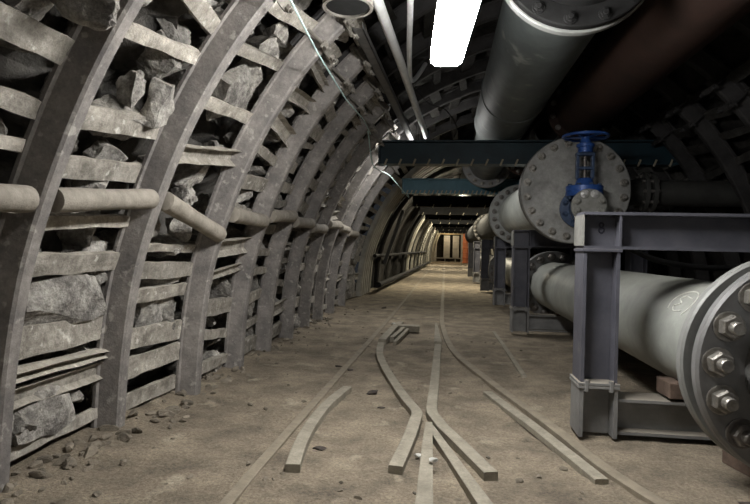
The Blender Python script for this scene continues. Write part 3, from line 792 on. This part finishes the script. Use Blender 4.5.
# ------------------------------------------------------------------ conduits and small overhead things
bm=bmesh.new(); tube(bm,[(-.62,2.6,2.98),(-.50,3.87,2.99),(-.44,5.1,2.99),(-.30,8.45,2.97)],.04,14)
tag(link('conduit',bm,'conduit',smooth=True),'bright round conduit slanting down from the top edge, left of the lamp','conduit')
bm=bmesh.new(); tube(bm,spline([(-.22,2.7,2.99),(-.265,3.8,3.0),(-.34,4.9,3.0),(-.38,5.75,3.02),(-.34,6.0,3.1),(-.25,6.3,3.35)],8),.024,12)
tag(link('conduit',bm,'conduit',smooth=True),'thinner pale conduit between the bright conduit and the lamp','conduit')
bm=bmesh.new(); E=Matrix.Translation((-.72,4.35,2.99))@Matrix.Rotation(radians(-2.2),4,'Z')
for lo,hi in (((-.045,0,0),(.045,4.6,.008)),((-.045,0,0),(-.037,4.6,.05)),((.037,0,0),(.045,4.6,.05))): box(bm,lo,hi,E)
tag(link('cable_channel',bm,'channel'),'dark steel channel slanting below the bracket, left of the bright conduit','channel')
t = thing('round_housing','black round housing with a pale rim at the top edge, left of the conduits','housing',(-.70,3.80,2.93))
bm=bmesh.new(); lathe(bm,[(0,0),(.15,0),(.165,.03),(.165,.34),(.12,.40),(0,.40)],32); link('body',bm,'black',t,smooth=True)
bm=bmesh.new(); lathe(bm,[(.155,-.012),(.178,-.012),(.178,.02),(.165,.02)],32,closed=True); link('rim',bm,'clamp',t,smooth=True)
bm=bmesh.new(); tube(bm,[(0,0,.38),(0,0,.6)],.012,8); link('hanger',bm,'channel',t)
bm=bmesh.new(); tube(bm,[(-.97,2.6,2.79),(-.94,3.2,2.72),(-.93,3.9,2.64),(-.88,4.8,2.55),(-.9,6.0,2.65),(-.98,7.2,2.74)],.0065,8)
tag(link('cable',bm,'teal',smooth=True),'thin pale teal cable strung across the upper arch ribs','cable')
bm=bmesh.new(); tube(bm,spline([(-1.02,7.2,2.78),(-1.03,7.8,2.45),(-.98,8.3,2.42),(-.95,9.5,2.5),(-.85,11,2.42),(-.80,12.4,2.4),(-.85,12.6,2.52)],8),.009,6)
tag(link('cable',bm,'teal',smooth=True),'thin pale cable drooping between the two blue beams','cable')
bm=bmesh.new(); tube(bm,spline([(-.36,6.0,3.0),(-.2,6.4,2.93),(0,6.9,2.97),(.15,7.6,2.9),(.1,8.2,2.87)],8),.008,6)
tag(link('cable',bm,'black',smooth=True),'black cable looping over the dark blue beam','cable')

# ------------------------------------------------------------------ valve
t = thing('gate_valve','blue gate valve with a handwheel in front of the big round end plate','valve',(1.625,6.70,1.775))
def YP(bm,prof,y,n=32): lathe(bm,prof,n,TY(0,y,0))
bm=bmesh.new(); YP(bm,[(0,0),(.225,0),(.23,.006),(.23,.04),(.13,.05),(.11,.12),(.10,.2),(0,.2)],-.0)
f=link('inlet_flange',bm,'valve_dk',t,loc=(0,.0,0),smooth=True); f.rotation_euler=(0,0,pi); f.location=(0,.25,0)
f2bm=bmesh.new(); lathe(f2bm,[(0,-.14),(.13,-.14),(.155,-.05),(.15,.05),(.12,.10),(0,.10)],24); link('valve_body',f2bm,'valve_dk',t,smooth=True)
bm=bmesh.new(); YP(bm,[(0,0),(.185,0),(.195,.008),(.195,.045),(.1,.05),(.1,.2),(0,.2)],-.25); cv=link('front_cover',bm,'valve_lt',t,smooth=True)
cv['label']='pale grey bolted front cover'
bolts(cv,.145,8,-.25,-1,.036,.035,.025,'valve_lt',pi/8,((1,2),'bolt_bright'))
bolts(f,.18,8,.04,1,.026,.028,.02,'valve_dk',pi/8)
bm=bmesh.new(); lathe(bm,[(0,.06),(.11,.06),(.12,.12),(.205,.125),(.21,.13),(.21,.175),(.205,.18),(.205,.19),(.21,.195),(.21,.24),(.2,.25),(.11,.255),(.09,.32),(.075,.34),(0,.34)],32)
bn=link('bonnet',bm,'valve',t,smooth=True)
for k in range(8):
    bm=bmesh.new(); a=2*pi*k/8+.2; lathe(bm,[(0,.095),(.024,.095),(.024,.27),(0,.27)],6,Matrix.Translation((.175*cos(a),.175*sin(a),0))); link('bolt',bm,'valve_dk',bn)
bm=bmesh.new()
for s in (-1,1): box(bm,(s*.085-.018,-.03,.33),(s*.085+.018,.03,.62),None,.006)
box(bm,(-.105,-.045,.60),(.105,.045,.64),None,.008); box(bm,(-.10,-.04,.44),(.10,.04,.475),None,.006)
link('yoke',bm,'valve_dk',t)
bm=bmesh.new(); lathe(bm,[(0,.33),(.022,.33),(.022,.90),(0,.90)],12); link('stem',bm,'bolt_dark',t,smooth=True)
bm=bmesh.new(); lathe(bm,[(0,.64),(.085,.64),(.085,.70),(.10,.705),(.10,.74),(.07,.75),(.05,.80),(0,.80)],20); link('yoke_nut',bm,'valve',t,smooth=True)
bm=bmesh.new(); R=.25
lathe(bm,[(R+.017*cos(a),.83+.017*sin(a)) for a in [k*pi/5 for k in range(10)]],40,closed=True)
hw=link('handwheel',bm,'valve',t,smooth=True)
bm=bmesh.new(); lathe(bm,[(0,.76),(.05,.76),(.05,.86),(0,.86)],16)
for k in range(5):
    a=2*pi*k/5+.3; tube(bm,[(.04*cos(a),.04*sin(a),.825),(R*cos(a),R*sin(a),.83)],.014,8)
link('spoke',bm,'valve',hw,smooth=True)

# ------------------------------------------------------------------ far wall pipe, kerb and gate
bm=bmesh.new(); tube(bm,[(-1.86,15.0,1.02),(-1.70,20,1.02),(-1.5,28,1.02),(-1.2,40,1.02)],.05,10)
tag(link('wall_pipe',bm,'black',smooth=True),'thin dark pipe running along the far left wall at waist height','pipe')
bm=bmesh.new(); tube(bm,[(-1.74,15.0,.22),(-1.58,20,.22),(-1.38,28,.22),(-1.05,42,.22)],.08,12)
tag(link('wall_pipe',bm,'black',smooth=True),'thicker dark pipe lying along the foot of the far left wall','pipe')
bm=bmesh.new(); E=Matrix.Translation((-1.72,16.2,.75))@Matrix.Rotation(radians(18),4,'Y'); box(bm,(-.05,-.05,0),(.05,.05,1.7),E)
tag(link('leaning_bar',bm,'dkpipe'),'steel bar leaning against the dark far left wall','bar')
GY=55.5
bm=bmesh.new(); box(bm,(-2.4,56.6,-.2),(4.4,56.9,4.3)); o=link('wall_back',bm,'dark_shaded'); o['kind']='structure'
t=thing('tunnel_gate','pale two-leaf gate under an ochre lintel closing the far end','gate',(0,GY,0))
for x in (.05,.95):
    bm=bmesh.new(); box(bm,(x,-.05,.35),(x+.62,.05,2.6),None,.01); lf=link('gate_leaf',bm,'gate',t)
    bm=bmesh.new()
    for z in (.7,1.3,1.9,2.4): box(bm,(x+.04,-.08,z),(x+.58,-.045,z+.06))
    link('rail_bar',bm,'housing',lf)
bm=bmesh.new(); box(bm,(-1.0,-.15,2.72),(2.9,.15,3.0),None,.02); link('lintel',bm,'lintel',t)
for x in (-.75,1.85):
    bm=bmesh.new(); box(bm,(x-.1,-.1,0),(x+.1,.1,2.72)); link('gate_post',bm,'gate',t)
bm=bmesh.new(); box(bm,(-.9,-1.3,.32),(2.0,-1.2,.42)); 
for x in (-.9,.2,1.2,1.95): box(bm,(x-.04,-1.3,0),(x+.04,-1.2,.42))
link('barrier',bm,'gate',t)
for x,lab in ((2.18,'ribbed orange column standing right of the far gate'),):
    bm=bmesh.new(); pr=[(0,0)]
    for k in range(6):
        z=.0+k*.45; pr += [(.36,z),(.40,z+.04),(.40,z+.10),(.36,z+.14),(.36,z+.44)]
    pr += [(.36,2.7),(0,2.7)]
    lathe(bm,pr,24); tag(link('ribbed_column',bm,'orange',loc=(x-.05,50.5,0),smooth=True),lab,'column')

# ------------------------------------------------------------------ world, camera
w = bpy.data.worlds.new('World'); S.world = w; w.use_nodes=True
w.node_tree.nodes['Background'].inputs['Color'].default_value=(.02,.022,.025,1); w.node_tree.nodes['Background'].inputs['Strength'].default_value=.3
cam=bpy.data.cameras.new('Camera'); cam.sensor_width=36; cam.lens=36*550/750; cam.clip_start=.05; cam.clip_end=200
co=bpy.data.objects.new('Camera',cam); COL.objects.link(co); S.camera=co
yaw,pit,rol = radians(7.05),radians(.47),radians(1.3)
Fv=Vector((-sin(yaw)*cos(pit),cos(yaw)*cos(pit),-sin(pit))); R0=Vector((cos(yaw),sin(yaw),0)); U0=R0.cross(Fv)
Rv=cos(rol)*R0+sin(rol)*U0; Uv=-sin(rol)*R0+cos(rol)*U0
co.matrix_world=Matrix.Translation((0,0,1.25))@Matrix((Rv,Uv,-Fv)).transposed().to_4x4()
S.view_settings.view_transform='Standard'; S.view_settings.look='None'; S.view_settings.gamma=1; S.view_settings.exposure=1.42
S.view_settings.use_curve_mapping=False
try:
    S.cycles.use_denoising=True; S.cycles.max_bounces=6; S.cycles.diffuse_bounces=4
except Exception: pass
